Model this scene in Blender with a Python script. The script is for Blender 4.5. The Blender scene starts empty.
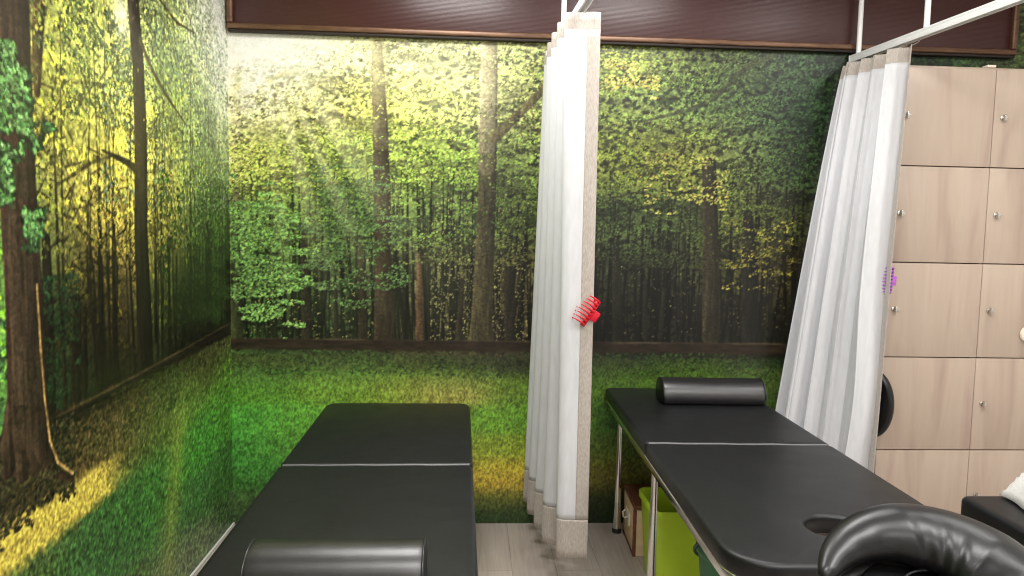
import bpy, bmesh, math, random
import numpy as np
from mathutils import Vector, Matrix
random.seed(4)
C = bpy.context.scene.collection
PI = math.pi
BACK_Y, LEFT_X, CEIL = 3.461, -1.14, 2.78

# ---------------------------------------------------------------- materials
def mat(name, base, rough=.5, metal=0., spec=.5, sheen=0.):
    m = bpy.data.materials.new(name); m.use_nodes = True
    b = m.node_tree.nodes['Principled BSDF']
    b.inputs['Base Color'].default_value = (*base, 1); b.inputs['Roughness'].default_value = rough
    b.inputs['Metallic'].default_value = metal; b.inputs['Specular IOR Level'].default_value = spec
    if sheen: b.inputs['Sheen Weight'].default_value = sheen
    return m
def nd(m, kind, **kw):
    n = m.node_tree.nodes.new(kind)
    for k, v in kw.items():
        if k in n.inputs: n.inputs[k].default_value = v
        else: setattr(n, k, v)
    return n
def lk(m, a, b): m.node_tree.links.new(a, b)
def bs(m): return m.node_tree.nodes['Principled BSDF']
def s2l(r, g, b):
    f = lambda c: c/255/12.92 if c/255 <= .04045 else ((c/255+.055)/1.055)**2.4
    return (f(r), f(g), f(b))
def coords(m, scale=(1, 1, 1)):
    tc = nd(m, 'ShaderNodeTexCoord'); mp = nd(m, 'ShaderNodeMapping', Scale=scale)
    lk(m, tc.outputs['Object'], mp.inputs['Vector']); return mp.outputs['Vector']
def vary(m, cols, scale, stretch=(1, 1, 1), detail=5, bump=0., stops=None, distort=0., bdist=.002):
    """noise-driven colour variation and bump"""
    v = coords(m, stretch); n = nd(m, 'ShaderNodeTexNoise', Scale=scale, Detail=detail, Distortion=distort)
    lk(m, v, n.inputs['Vector'])
    if cols:
        r = nd(m, 'ShaderNodeValToRGB'); e = r.color_ramp.elements
        st = stops or [.3+.4*i/(len(cols)-1) for i in range(len(cols))]
        while len(e) < len(cols): e.new(.5)
        for i, c in enumerate(cols): e[i].position = st[i]; e[i].color = (*c, 1)
        lk(m, n.outputs['Fac'], r.inputs['Fac']); lk(m, r.outputs['Color'], bs(m).inputs['Base Color'])
    if bump:
        bp = nd(m, 'ShaderNodeBump', Strength=bump, Distance=bdist); lk(m, n.outputs['Fac'], bp.inputs['Height'])
        lk(m, bp.outputs['Normal'], bs(m).inputs['Normal'])
    return m
def leather(name, base, rough, grain=.25):
    m = mat(name, base, rough, spec=.42)
    v = coords(m)
    a = nd(m, 'ShaderNodeTexVoronoi', Scale=420.); b = nd(m, 'ShaderNodeTexNoise', Scale=9., Detail=3.)
    lk(m, v, a.inputs['Vector']); lk(m, v, b.inputs['Vector'])
    b1 = nd(m, 'ShaderNodeBump', Strength=grain, Distance=.0006); b2 = nd(m, 'ShaderNodeBump', Strength=.22, Distance=.006)
    lk(m, a.outputs['Distance'], b1.inputs['Height']); lk(m, b.outputs['Fac'], b2.inputs['Height'])
    lk(m, b2.outputs['Normal'], b1.inputs['Normal']); lk(m, b1.outputs['Normal'], bs(m).inputs['Normal'])
    mr = nd(m, 'ShaderNodeMapRange'); mr.inputs['To Min'].default_value = rough-.06; mr.inputs['To Max'].default_value = rough+.08
    lk(m, b.outputs['Fac'], mr.inputs['Value']); lk(m, mr.outputs['Result'], bs(m).inputs['Roughness'])
    return m

M = {}
M['leather'] = leather('black_leatherette', s2l(17, 18, 20), .42)
M['leather_soft'] = leather('black_leatherette_gloss', s2l(14, 14, 16), .33, .14)
M['leather_roll'] = leather('black_leatherette_roll', s2l(20, 18, 21), .34, .3)
bs(M['leather_roll']).inputs['Specular IOR Level'].default_value = .85
M['piping'] = mat('seam_highlight_grey', s2l(92, 92, 94), .35)  # pale grey imitates the highlight along the mattress seam
M['black_piping'] = mat('black_piping', s2l(32, 32, 33), .3)
M['chrome'] = vary(mat('brushed_chrome', (.72, .71, .69), .16, 1.), None, 40, (1, 1, .05), bump=.03)
M['black_plastic'] = vary(mat('black_plastic', s2l(28, 28, 28), .45), None, 90, bump=.05)
M['opening_shade'] = vary(mat('opening_shade_black', s2l(14, 14, 15), .9, spec=.1), None, 200, bump=.1)
M['cloth'] = vary(mat('white_polyester', s2l(206, 206, 209), .7, sheen=.1), [s2l(200, 200, 204), s2l(209, 209, 213)], 60, (1, 1, .2), bump=.05, bdist=.001)
M['taupe'] = vary(mat('taupe_linen', s2l(196, 184, 172), .85, sheen=.2), [s2l(160, 150, 142), s2l(186, 177, 169)], 240, (1, 1, .25), bump=.12, bdist=.001)
M['white_metal'] = vary(mat('white_powder_coat', s2l(238, 238, 238), .35), None, 60, bump=.02)
M['board'] = mat('maroon_ribbed_board', s2l(88, 44, 42), .3)
M['bronze'] = vary(mat('bronze_frame', s2l(128, 92, 68), .38, .35), [s2l(88, 62, 46), s2l(122, 90, 68)], 14, (1, 6, 6))
M['dark'] = mat('shadow_and_plinth_dark', s2l(40, 30, 26), .7)
M['red'] = vary(mat('red_plastic', s2l(205, 14, 40), .25), [s2l(196, 10, 36), s2l(214, 20, 48)], 30)
M['purple'] = vary(mat('purple_plastic', s2l(176, 92, 200), .3), [s2l(168, 84, 192), s2l(190, 108, 210)], 30)
M['lime'] = vary(mat('lime_plastic', s2l(190, 220, 50), .38), [s2l(182, 214, 44), s2l(198, 228, 60)], 5, bump=.02)
M['green'] = vary(mat('green_plastic', s2l(40, 110, 70), .4), [s2l(34, 98, 62), s2l(48, 120, 78)], 6, bump=.02)
M['deep_green'] = vary(mat('deep_green_plastic', s2l(14, 62, 46), .45), [s2l(12, 54, 40), s2l(18, 70, 52)], 6)
M['card'] = vary(mat('cream_board', s2l(236, 208, 166), .6), [s2l(228, 198, 154), s2l(242, 216, 176)], 6, (1, 1, 4))
M['brown'] = vary(mat('red_brown_wood', s2l(112, 62, 44), .5), [s2l(92, 48, 34), s2l(128, 74, 54)], 12, (8, 1, 8))
M['ivory'] = vary(mat('ivory_plastic', s2l(232, 222, 205), .4), None, 50, bump=.02)
M['steel'] = vary(mat('nickel', (.62, .6, .57), .25, 1.), None, 60, bump=.02)
M['white_wall'] = vary(mat('white_paint', s2l(228, 226, 222), .8), [s2l(224, 222, 218), s2l(232, 230, 226)], 3, bump=.04)
M['towel'] = vary(mat('white_terry', s2l(214, 213, 210), .9, sheen=.2), [s2l(205, 203, 200), s2l(222, 220, 217)], 160, bump=.5, bdist=.002)

def board_mat():
    m = M['board']; v = coords(m)
    w = nd(m, 'ShaderNodeTexWave', Scale=55.); w.bands_direction = 'Z'; w.inputs['Distortion'].default_value = .6
    w.inputs['Detail'].default_value = 1.
    lk(m, v, w.inputs['Vector'])
    b = nd(m, 'ShaderNodeBump', Strength=.2, Distance=.001); lk(m, w.outputs['Fac'], b.inputs['Height'])
    lk(m, b.outputs['Normal'], bs(m).inputs['Normal'])
    r = nd(m, 'ShaderNodeValToRGB'); e = r.color_ramp.elements
    e[0].color = (*s2l(62, 31, 31), 1); e[1].color = (*s2l(68, 35, 34), 1)
    lk(m, w.outputs['Fac'], r.inputs['Fac']); lk(m, r.outputs['Color'], bs(m).inputs['Base Color'])
board_mat()

def laminate(name, cols, scale=1., axis='Z'):
    """pale wood laminate: soft grain streaks along an axis with cathedral smudges"""
    m = mat(name, cols[1], .42)
    st = (5, 5, .6) if axis == 'Z' else (9, .55, 9)
    info = nd(m, 'ShaderNodeObjectInfo')
    tc = nd(m, 'ShaderNodeTexCoord'); off = nd(m, 'ShaderNodeVectorMath', operation='MULTIPLY_ADD')
    cb = nd(m, 'ShaderNodeCombineXYZ'); 
    for k in range(3): lk(m, info.outputs['Random'], cb.inputs[k])
    off.inputs[1].default_value = (1, 1, 1)
    sc = nd(m, 'ShaderNodeVectorMath', operation='SCALE'); sc.inputs['Scale'].default_value = 7.
    lk(m, cb.outputs[0], sc.inputs[0]); lk(m, tc.outputs['Object'], off.inputs[0]); lk(m, sc.outputs[0], off.inputs[2])
    mp = nd(m, 'ShaderNodeMapping', Scale=st); lk(m, off.outputs[0], mp.inputs['Vector'])
    n = nd(m, 'ShaderNodeTexNoise', Scale=1.6*scale, Detail=4., Distortion=.6); lk(m, mp.outputs[0], n.inputs['Vector'])
    n2 = nd(m, 'ShaderNodeTexNoise', Scale=9.*scale, Detail=3.); lk(m, mp.outputs[0], n2.inputs['Vector'])
    r = nd(m, 'ShaderNodeValToRGB'); e = r.color_ramp.elements; e.new(.5); e.new(.6)
    for i, (p, c) in enumerate(zip((.28, .44, .58, .72), cols)): e[i].position = p; e[i].color = (*c, 1)
    lk(m, n.outputs['Fac'], r.inputs['Fac'])
    r2 = nd(m, 'ShaderNodeValToRGB'); r2.color_ramp.elements[0].color = (.94, .935, .93, 1); r2.color_ramp.elements[1].color = (1.05, 1.05, 1.05, 1)
    lk(m, n2.outputs['Fac'], r2.inputs['Fac'])
    mx = nd(m, 'ShaderNodeMix', data_type='RGBA', blend_type='MULTIPLY'); mx.inputs[0].default_value = 1.
    lk(m, r.outputs[0], mx.inputs[6]); lk(m, r2.outputs[0], mx.inputs[7]); lk(m, mx.outputs[2], bs(m).inputs['Base Color'])
    return m
M['laminate'] = laminate('pale_oak_laminate', [s2l(166, 146, 133), s2l(183, 164, 149), s2l(188, 170, 155), s2l(176, 154, 142)])

def floor_mat():
    m = mat('grey_oak_floor', s2l(176, 164, 152), .33)
    v = coords(m)
    br = nd(m, 'ShaderNodeTexBrick', Scale=1.); br.offset = .37
    br.inputs['Brick Width'].default_value = 1.25; br.inputs['Row Height'].default_value = .19
    br.inputs['Mortar Size'].default_value = .0012; br.inputs['Mortar Smooth'].default_value = .2
    br.inputs['Color1'].default_value = (*s2l(180, 168, 160), 1); br.inputs['Color2'].default_value = (*s2l(173, 161, 153), 1)
    br.inputs['Mortar'].default_value = (*s2l(128, 116, 106), 1)
    mp = nd(m, 'ShaderNodeMapping'); mp.inputs['Rotation'].default_value = (0, 0, PI/2)
    lk(m, v, mp.inputs['Vector']); lk(m, mp.outputs[0], br.inputs['Vector'])
    mg = nd(m, 'ShaderNodeMapping', Scale=(26, 1.4, 1)); lk(m, v, mg.inputs['Vector'])
    n = nd(m, 'ShaderNodeTexNoise', Scale=2.2, Detail=6., Distortion=.8); lk(m, mg.outputs[0], n.inputs['Vector'])
    r = nd(m, 'ShaderNodeValToRGB'); r.color_ramp.elements[0].position = .3; r.color_ramp.elements[1].position = .7
    r.color_ramp.elements[0].color = (.82, .81, .80, 1); r.color_ramp.elements[1].color = (1.08, 1.08, 1.08, 1)
    lk(m, n.outputs['Fac'], r.inputs['Fac'])
    mx = nd(m, 'ShaderNodeMix', data_type='RGBA', blend_type='MULTIPLY'); mx.inputs[0].default_value = 1.
    lk(m, br.outputs['Color'], mx.inputs[6]); lk(m, r.outputs[0], mx.inputs[7]); lk(m, mx.outputs[2], bs(m).inputs['Base Color'])
    bp = nd(m, 'ShaderNodeBump', Strength=.08, Distance=.001); lk(m, n.outputs['Fac'], bp.inputs['Height']); lk(m, bp.outputs['Normal'], bs(m).inputs['Normal'])
    return m
M['floor'] = floor_mat()

# ---------------------------------------------------------------- mesh helpers
def obj(name, bm, m, parent=None, smooth=True):
    me = bpy.data.meshes.new(name)
    if isinstance(bm, tuple): me.from_pydata(bm[0], [], bm[1])
    else: bm.to_mesh(me); bm.free()
    me.update()
    if smooth: me.shade_smooth()
    for x in (m if isinstance(m, (list, tuple)) else [m]): me.materials.append(x)
    o = bpy.data.objects.new(name, me); C.objects.link(o)
    if parent is not None: o.parent = parent
    return o
def tag(o, label, cat, group=None):
    o['label'] = label; o['category'] = cat
    if group: o['group'] = group
    return o
def thing(name, label, cat, loc=(0, 0, 0), rz=0, group=None):
    o = bpy.data.objects.new(name, None); C.objects.link(o); o.empty_display_size = .1
    o.location = loc; o.rotation_euler = (0, 0, rz); return tag(o, label, cat, group)
def struct(o): o['kind'] = 'structure'; return o
def sharp(o, deg=35):
    o.data.set_sharp_from_angle(angle=math.radians(deg)); return o
def bx(bm, lo, hi, bev=0., seg=2):
    r = bmesh.ops.create_cube(bm, size=1.); vs = r['verts']
    for v in vs: v.co = Vector([lo[i]+(v.co[i]+.5)*(hi[i]-lo[i]) for i in range(3)])
    if bev:
        es = list({e for v in vs for e in v.link_edges})
        bmesh.ops.bevel(bm, geom=es, offset=bev, segments=seg, affect='EDGES', profile=.5)
def box(name, lo, hi, m, parent=None, bev=.003, seg=2):
    bm = bmesh.new(); bx(bm, lo, hi, bev, seg); return sharp(obj(name, bm, m, parent))
def tube(bm, pts, radii, n=12, caps=True):
    """round bar swept along a polyline"""
    P = [Vector(p) for p in pts]; K = len(P)
    if not isinstance(radii, (list, tuple)): radii = [radii]*K
    t0 = (P[1]-P[0]).normalized(); ref = Vector((0, 0, 1)) if abs(t0.z) < .9 else Vector((1, 0, 0))
    side = t0.cross(ref).normalized(); rings = []
    for i in range(K):
        t = (P[min(i+1, K-1)]-P[max(i-1, 0)]).normalized()
        side = (side-t*side.dot(t)).normalized(); up = t.cross(side)
        rings.append([bm.verts.new(P[i]+(side*math.cos(2*PI*k/n)+up*math.sin(2*PI*k/n))*radii[i]) for k in range(n)])
    for a, b in zip(rings, rings[1:]):
        for k in range(n): bm.faces.new((a[k], a[(k+1) % n], b[(k+1) % n], b[k]))
    if caps: bm.faces.new(rings[0][::-1]); bm.faces.new(rings[-1])
def tube_obj(name, pts, radii, m, parent=None, n=12):
    bm = bmesh.new(); tube(bm, pts, radii, n); bmesh.ops.recalc_face_normals(bm, faces=bm.faces); return sharp(obj(name, bm, m, parent), 50)
def loft(bm, loops, cap0=True, cap1=True):
    rs = [[bm.verts.new(p) for p in l] for l in loops]; n = len(rs[0])
    for a, b in zip(rs, rs[1:]):
        for k in range(n): bm.faces.new((a[k], a[(k+1) % n], b[(k+1) % n], b[k]))
    if cap0: bm.faces.new(rs[0][::-1])
    if cap1: bm.faces.new(rs[-1])
    return rs
def rrect(x0, x1, y0, y1, radii, seg=8, edge=6):
    """rounded rectangle, ccw, radii for corners (x1y0),(x1y1),(x0y1),(x0y0); straight edges subdivided"""
    out = []
    cs = [(x1, y0, -1, 1, -PI/2), (x1, y1, -1, -1, 0), (x0, y1, 1, -1, PI/2), (x0, y0, 1, 1, PI)]
    for (cx, cy, sx, sy, a0), r in zip(cs, radii):
        for k in range(seg+1):
            a = a0+PI/2*k/seg; out.append((cx+sx*r+r*math.cos(a), cy+sy*r+r*math.sin(a)))
    res = []
    for i, p in enumerate(out):
        q = out[(i+1) % len(out)]; res.append(p); d = math.hypot(q[0]-p[0], q[1]-p[1])
        if d > .12:
            for k in range(1, edge): res.append((p[0]+(q[0]-p[0])*k/edge, p[1]+(q[1]-p[1])*k/edge))
    return res
def inset(loop, d):
    n = len(loop); out = []
    for i in range(n):
        a, b, c = loop[i-1], loop[i], loop[(i+1) % n]
        tx, ty = c[0]-a[0], c[1]-a[1]; l = math.hypot(tx, ty) or 1
        out.append((b[0]-ty/l*d, b[1]+tx/l*d))
    return out

# ---------------------------------------------------------------- forest wallpaper (painted per vertex, in metres on each wall)
RES = 0.0035                                   # raster step of the print, metres

class Canvas:
    """A raster on a wall: u runs along the wall, z up; everything is given in metres."""
    def __init__(s, u0, u1, z0, z1, seed):
        s.u0, s.z0 = u0, z0
        s.w = int((u1-u0)/RES)+1; s.h = int((z1-z0)/RES)+1
        s.U, s.Z = np.meshgrid(u0+np.arange(s.w)*RES, z0+np.arange(s.h)*RES)
        s.rng = np.random.default_rng(seed)
        s.im = np.zeros((s.h, s.w, 3))
    def noise(s, su, sz, octs=3, gain=.55):
        out = np.zeros((s.h, s.w)); amp = 1; tot = 0
        for o in range(octs):
            cu, cz = max(su/2**o, RES), max(sz/2**o, RES)
            gw, gh = int(s.w*RES/cu)+3, int(s.h*RES/cz)+3
            g = s.rng.random((gh, gw))
            x = np.arange(s.w)*RES/cu; y = np.arange(s.h)*RES/cz
            xi, yi = x.astype(int), y.astype(int); fx, fy = x-xi, y-yi
            fx = fx*fx*(3-2*fx); fy = (fy*fy*(3-2*fy))[:, None]
            a = g[yi][:, xi]*(1-fx)+g[yi][:, xi+1]*fx
            b = g[yi+1][:, xi]*(1-fx)+g[yi+1][:, xi+1]*fx
            out += amp*(a*(1-fy)+b*fy); tot += amp; amp *= gain
        return out/tot
    def field(s, pts, sig, step=6):
        """smooth colour field through scattered swatches (u, z, r, g, b)"""
        p = np.array(pts, float)
        U, Z = s.U[::step, ::step], s.Z[::step, ::step]
        acc = np.zeros(U.shape+(3,)); wt = np.zeros(U.shape)
        for u, z, r, g, b in p:
            d2 = ((U-u)/sig[0])**2+((Z-z)/sig[1])**2
            w = np.exp(-d2)+1e-4/(1+d2)
            acc += w[..., None]*np.array([r, g, b])/255; wt += w
        f = acc/wt[..., None]
        iy = np.arange(s.h)/step; ix = np.arange(s.w)/step
        y0 = np.minimum(iy.astype(int), f.shape[0]-2); x0 = np.minimum(ix.astype(int), f.shape[1]-2)
        fy = (iy-y0)[:, None, None]; fx = (ix-x0)[None, :, None]
        return (f[y0][:, x0]*(1-fx)+f[y0][:, x0+1]*fx)*(1-fy)+(f[y0+1][:, x0]*(1-fx)+f[y0+1][:, x0+1]*fx)*fy
    def ij(s, u, z): return (u-s.u0)/RES, (z-s.z0)/RES
    def blend(s, mask, col):
        s.im = s.im*(1-mask[..., None])+np.asarray(col)*mask[..., None]
    def leaf(s, x, y, L, W, ang, col, a=1.):
        """one printed leaf, raster units"""
        r = int(L)+2; xi, yi = int(x), int(y)
        x0, x1, y0, y1 = max(xi-r, 0), min(xi+r+1, s.w), max(yi-r, 0), min(yi+r+1, s.h)
        if x0 >= x1 or y0 >= y1: return
        gx = np.arange(x0, x1)-x; gy = (np.arange(y0, y1)-y)[:, None]
        c, sn = math.cos(ang), math.sin(ang)
        d = ((gx*c+gy*sn)/L)**2+((gy*c-gx*sn)/W)**2
        m = (np.clip((1.25-d)*2.2, 0, 1)*a)[..., None]
        t = s.im[y0:y1, x0:x1]; t += (col-t)*m
    def leaves(s, n, field, region, L, gains, hang=0., a=.9, clump=None, thr=.5, tint=(1, 1, 1)):
        """region: (u0,u1,z0,z1)"""
        x0, y0 = s.ij(region[0], region[2]); x1, y1 = s.ij(region[1], region[3])
        xs = s.rng.uniform(max(x0, 0), min(x1, s.w-1), n); ys = s.rng.uniform(max(y0, 0), min(y1, s.h-1), n)
        g = s.rng.uniform(gains[0], gains[1], n); ls = s.rng.uniform(L[0], L[1], n)/RES
        an = s.rng.normal(hang, .7, n); r = s.rng.random((n, 3))*.16+.92
        for k in range(n):
            i, j = int(ys[k]), int(xs[k])
            if clump is not None and clump[i, j] < thr: continue
            col = np.clip(field[i, j]*g[k]*r[k]*tint, 0, 1)
            s.leaf(xs[k], ys[k], ls[k], ls[k]*.45, an[k], col, a)
    def stroke(s, pts, widths, col, soft=1.2, a=1., tex=None):
        """a tapering limb along a polyline in metres, widths in metres"""
        P = [s.ij(*p) for p in pts]
        for k in range(len(P)-1):
            (xa, ya), (xb, yb) = P[k], P[k+1]; ra, rb = widths[k]/RES/2, widths[k+1]/RES/2
            m = max(ra, rb)+3
            x0, x1 = int(max(min(xa, xb)-m, 0)), int(min(max(xa, xb)+m, s.w-1))+1
            y0, y1 = int(max(min(ya, yb)-m, 0)), int(min(max(ya, yb)+m, s.h-1))+1
            if x0 >= x1 or y0 >= y1: continue
            gx = np.arange(x0, x1)[None, :]; gy = np.arange(y0, y1)[:, None]
            dx, dy = xb-xa, yb-ya; l2 = dx*dx+dy*dy+1e-9
            t = np.clip(((gx-xa)*dx+(gy-ya)*dy)/l2, 0, 1)
            px, py = xa+t*dx, ya+t*dy
            d = np.hypot(gx-px, gy-py); rr = ra+(rb-ra)*t
            mk = np.clip((rr-d)/soft+.5, 0, 1)*a
            side = ((gx-px)/np.maximum(rr, .5))
            c = np.asarray(col)/255*(1-.28*side[..., None])
            if tex is not None: c = c*(.6+.8*tex[y0:y1, x0:x1, None])
            tt = s.im[y0:y1, x0:x1]; tt += (np.clip(c, 0, 1)-tt)*mk[..., None]
    def crisp(s, r, k, grain):
        """local contrast and fine print grain"""
        def blur(a, ax):
            c = np.cumsum(np.concatenate([np.repeat(np.take(a, [0], ax), r+1, ax), a, np.repeat(np.take(a, [-1], ax), r, ax)], ax), ax)
            n = a.shape[ax]; return (np.take(c, range(2*r+1, 2*r+1+n), ax)-np.take(c, range(0, n), ax))/(2*r+1)
        b = blur(blur(s.im, 0), 1)
        g = (s.noise(.0075, .006, 1)-.5)*2*grain
        s.im = np.clip((b+(s.im-b)*k)*(1+g[..., None]), 0, 1)
    def sample(s, u, z):
        x = np.clip((u-s.u0)/RES, 0, s.w-1.001); y = np.clip((z-s.z0)/RES, 0, s.h-1.001)
        xi, yi = x.astype(int), y.astype(int); fx, fy = (x-xi)[:, None], (y-yi)[:, None]
        f = s.im
        return (f[yi, xi]*(1-fx)+f[yi, xi+1]*fx)*(1-fy)+(f[yi+1, xi]*(1-fx)+f[yi+1, xi+1]*fx)*fy

def smooth(a, b, x):
    t = np.clip((x-a)/(b-a), 0, 1); return t*t*(3-2*t)

def grass(c, field, top, blades):
    fine = c.noise(.0055, .009, 1); mid = c.noise(.03, .02, 3)
    g = field*np.array([1.12, .98, 1.05])*(.50+.68*fine+.42*mid)[..., None]
    m = smooth(top+.012, top-.012, c.Z+.02*(c.noise(.02, .03, 2)-.5))
    c.blend(m, np.clip(g, 0, 1))
    x0, x1 = c.U[0, 0], c.U[0, -1]; n = blades
    xs = c.rng.uniform(0, c.w-1, n); zs = c.rng.uniform(0, (top-c.z0)/RES, n)
    gg = c.rng.choice([.5, .7, 1.35, 1.6], n); ll = c.rng.uniform(1.5, 3.2, n); an = c.rng.normal(math.pi/2, .5, n)
    for k in range(n):
        i, j = int(zs[k]), int(xs[k])
        c.leaf(xs[k], zs[k], ll[k], .75, an[k], np.clip(field[i, j]*gg[k], 0, 1), .42)

def paint_back():
    c = Canvas(-1.145, 1.99, 0.0, 2.72, 7)
    sw = [(-1.039, 2.254, 240, 235, 200), (-0.811, 2.262, 235, 228, 170), (-0.582, 2.269, 215, 210, 120), (-0.351, 2.277, 200, 200, 120), (-0.119, 2.284, 190, 192, 110), (0.115, 2.292, 175, 180, 110), (0.28, 2.298, 140, 150, 80), (0.684, 2.311, 140, 150, 60), (0.972, 2.32, 110, 120, 60), (1.263, 2.33, 85, 100, 55), (1.557, 2.339, 60, 85, 50), (1.754, 2.346, 50, 75, 45), (1.952, 2.352, 45, 70, 42), (-1.063, 2.027, 225, 215, 150), (-0.858, 2.033, 215, 205, 130), (-0.628, 2.04, 190, 185, 80), (-0.35, 2.048, 170, 175, 70), (-0.116, 2.055, 170, 178, 80), (0.119, 2.061, 165, 165, 100), (0.261, 2.065, 120, 130, 60), (0.692, 2.078, 110, 125, 55), (0.982, 2.086, 90, 110, 55), (1.274, 2.095, 75, 95, 50), (1.569, 2.103, 50, 80, 45), (1.867, 2.112, 45, 70, 40), (-1.043, 1.752, 175, 180, 70), (-0.813, 1.758, 140, 155, 60), (-0.581, 1.764, 125, 150, 50), (-0.348, 1.769, 130, 150, 50), (-0.113, 1.775, 120, 145, 50), (0.22, 1.783, 95, 110, 50), (0.701, 1.795, 110, 120, 40), (1.041, 1.804, 125, 130, 45), (1.287, 1.81, 85, 100, 50), (1.585, 1.817, 45, 65, 35), (-1.046, 1.473, 110, 140, 50), (-0.814, 1.478, 95, 125, 45), (-0.581, 1.483, 70, 95, 40), (-0.299, 1.488, 90, 115, 45), (-0.109, 1.492, 85, 110, 45), (0.226, 1.499, 70, 85, 35), (0.71, 1.509, 60, 75, 35), (1.053, 1.516, 65, 80, 40), (1.3, 1.521, 90, 100, 40), (1.55, 1.526, 45, 50, 25), (-1.071, 1.237, 95, 140, 50), (-0.862, 1.241, 65, 90, 35), (-0.628, 1.245, 55, 75, 35), (-0.249, 1.251, 75, 80, 40), (-0.106, 1.253, 80, 80, 45), (0.23, 1.259, 70, 65, 35), (0.717, 1.267, 35, 40, 22), (1.112, 1.273, 40, 45, 25), (1.312, 1.277, 70, 70, 30), (1.512, 1.28, 70, 60, 25), (-1.074, 0.999, 50, 80, 30), (-0.863, 1.002, 35, 45, 22), (-0.628, 1.005, 45, 60, 28), (-0.247, 1.01, 65, 60, 35), (-0.055, 1.012, 70, 65, 38), (0.235, 1.016, 60, 52, 30), (0.725, 1.022, 28, 28, 18), (1.122, 1.027, 30, 30, 20), (1.525, 1.032, 30, 28, 15)]
    F = c.field(sw, (.19, .14))
    F = F*(1.06-.14*smooth(1.95, 2.3, c.Z)-.10*smooth(2.25, 1.9, c.Z)-.12*smooth(.5, 1.2, c.U))[..., None]
    gw = [(-1.052, 0.807, 55, 75, 30), (-0.58, 0.812, 55, 75, 32), (-0.101, 0.816, 50, 62, 30), (0.239, 0.82, 45, 55, 30), (0.731, 0.824, 40, 55, 25), (1.131, 0.828, 45, 65, 25), (1.484, 0.832, 30, 45, 20), (-1.053, 0.72, 60, 100, 35), (-0.58, 0.724, 75, 115, 40), (-0.099, 0.728, 75, 110, 35), (0.734, 0.735, 55, 85, 25), (1.134, 0.738, 60, 95, 25), (1.438, 0.741, 60, 85, 28), (-1.054, 0.662, 70, 130, 30), (-0.628, 0.665, 90, 140, 35), (-0.34, 0.667, 110, 140, 40), (-0.099, 0.669, 140, 145, 60), (0.242, 0.671, 80, 120, 30), (0.736, 0.675, 60, 100, 25), (1.44, 0.68, 55, 85, 28), (-1.055, 0.516, 60, 140, 40), (-0.818, 0.517, 80, 150, 40), (0.147, 0.522, 90, 150, 35), (0.443, 0.523, 75, 125, 30), (0.741, 0.524, 45, 90, 25), (1.55, 0.528, 40, 70, 22), (-1.057, 0.368, 55, 132, 40), (-0.819, 0.369, 75, 140, 40), (0.15, 0.371, 115, 150, 35), (0.447, 0.372, 100, 125, 30), (0.646, 0.373, 55, 85, 25), (1.149, 0.374, 30, 50, 18), (-1.057, 0.279, 50, 120, 38), (0.176, 0.281, 165, 165, 38), (0.449, 0.281, 140, 135, 30), (0.648, 0.281, 70, 80, 25), (-1.058, 0.21, 50, 110, 35), (0.178, 0.21, 168, 155, 40), (0.451, 0.21, 110, 110, 30), (0.651, 0.21, 70, 75, 25), (-1.106, 0.12, 55, 90, 40), (0.179, 0.119, 80, 95, 30), (0.653, 0.118, 35, 50, 20), (-1.107, 0.046, 50, 80, 38), (0.181, 0.042, 35, 60, 25), (0.656, 0.041, 25, 40, 18), (1.575, 0.039, 25, 40, 18)]
    G = c.field(gw, (.18, .055))
    TOP = 0.882
    # light and dark clumps of foliage
    n1 = c.noise(.16, .10, 4, .6); n2 = c.noise(.035, .025, 3, .7); n3 = c.noise(.010, .008, 2, .8)
    v = .35+.7*n1+.55*(n2-.2)+.5*(n3-.3)
    c.im = np.clip(F*v[..., None], 0, 1)
    bark = c.noise(.012, .10, 3, .6)
    R = (-1.145, 1.99, TOP, 2.72)
    c.leaves(9000, F, R, (.010, .022), (.25, .55), .2, .7, n1, .42)
    # thin stems of the far thicket with the light showing between them
    for k in range(330):
        u = c.rng.uniform(-1.13, 1.75); dark = c.rng.uniform(.25, .6); top = c.rng.uniform(1.2, 1.75)
        w = c.rng.choice([.006, .008, .012, .018]); i, j = c.ij(u, 1.3); base = F[int(i*0+j), int(min(i, c.w-1))]*255
        lean = c.rng.normal(0, .02)
        c.stroke([(u, TOP+.02), (u+lean, (TOP+top)/2), (u+lean*1.5, top)], [w, w*.8, w*.4], base*dark*.62, 1.1, .9, bark)
    for (ua, ub, n, z0, z1) in [(-0.2, 0.272, 1100, TOP+.03, 1.62), (-0.675, -0.462, 160, TOP+.03, 1.5), (0.673, 1.118, 170, TOP+.03, 1.45), (1.259, 1.56, 300, TOP+.1, 1.8), (-1.096, -0.722, 160, TOP+.02, 1.25)]:
        xs = c.rng.uniform(ua, ub, n); zs = c.rng.uniform(z0, z1, n)
        for u, z in zip(xs, zs):
            i, j = c.ij(u, z); b = c.rng.uniform(.5, 1.)*(1.25 if ua < .35 else .8)
            c.leaf(i, j, c.rng.uniform(.8, 1.6), .8, c.rng.uniform(0, 3), np.clip(np.array([146, 140, 76])/255*b, 0, 1), .6)
    # boles
    T = lambda pts, ws, col, a=1.: c.stroke(pts, ws, col, 1.6, a, bark)
    T([(-0.784, 0.916), (-0.787, 1.194), (-0.8, 1.455)], [.05, .05, .03], (34, 32, 20), .85)
    T([(-0.518, 0.919), (-0.524, 1.151), (-0.534, 1.341)], [.045, .04, .03], (38, 34, 20), .85)
    T([(-0.246, 0.927), (-0.248, 1.107), (-0.255, 1.323)], [.045, .04, .02], (70, 52, 32), .85)
    T([(0.188, 0.932), (0.179, 1.161), (0.169, 1.426)], [.05, .05, .035], (32, 28, 18), .9)
    T([(-0.647, 0.918), (-0.651, 1.149)], [.02, .015], (30, 28, 18), .85)
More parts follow.
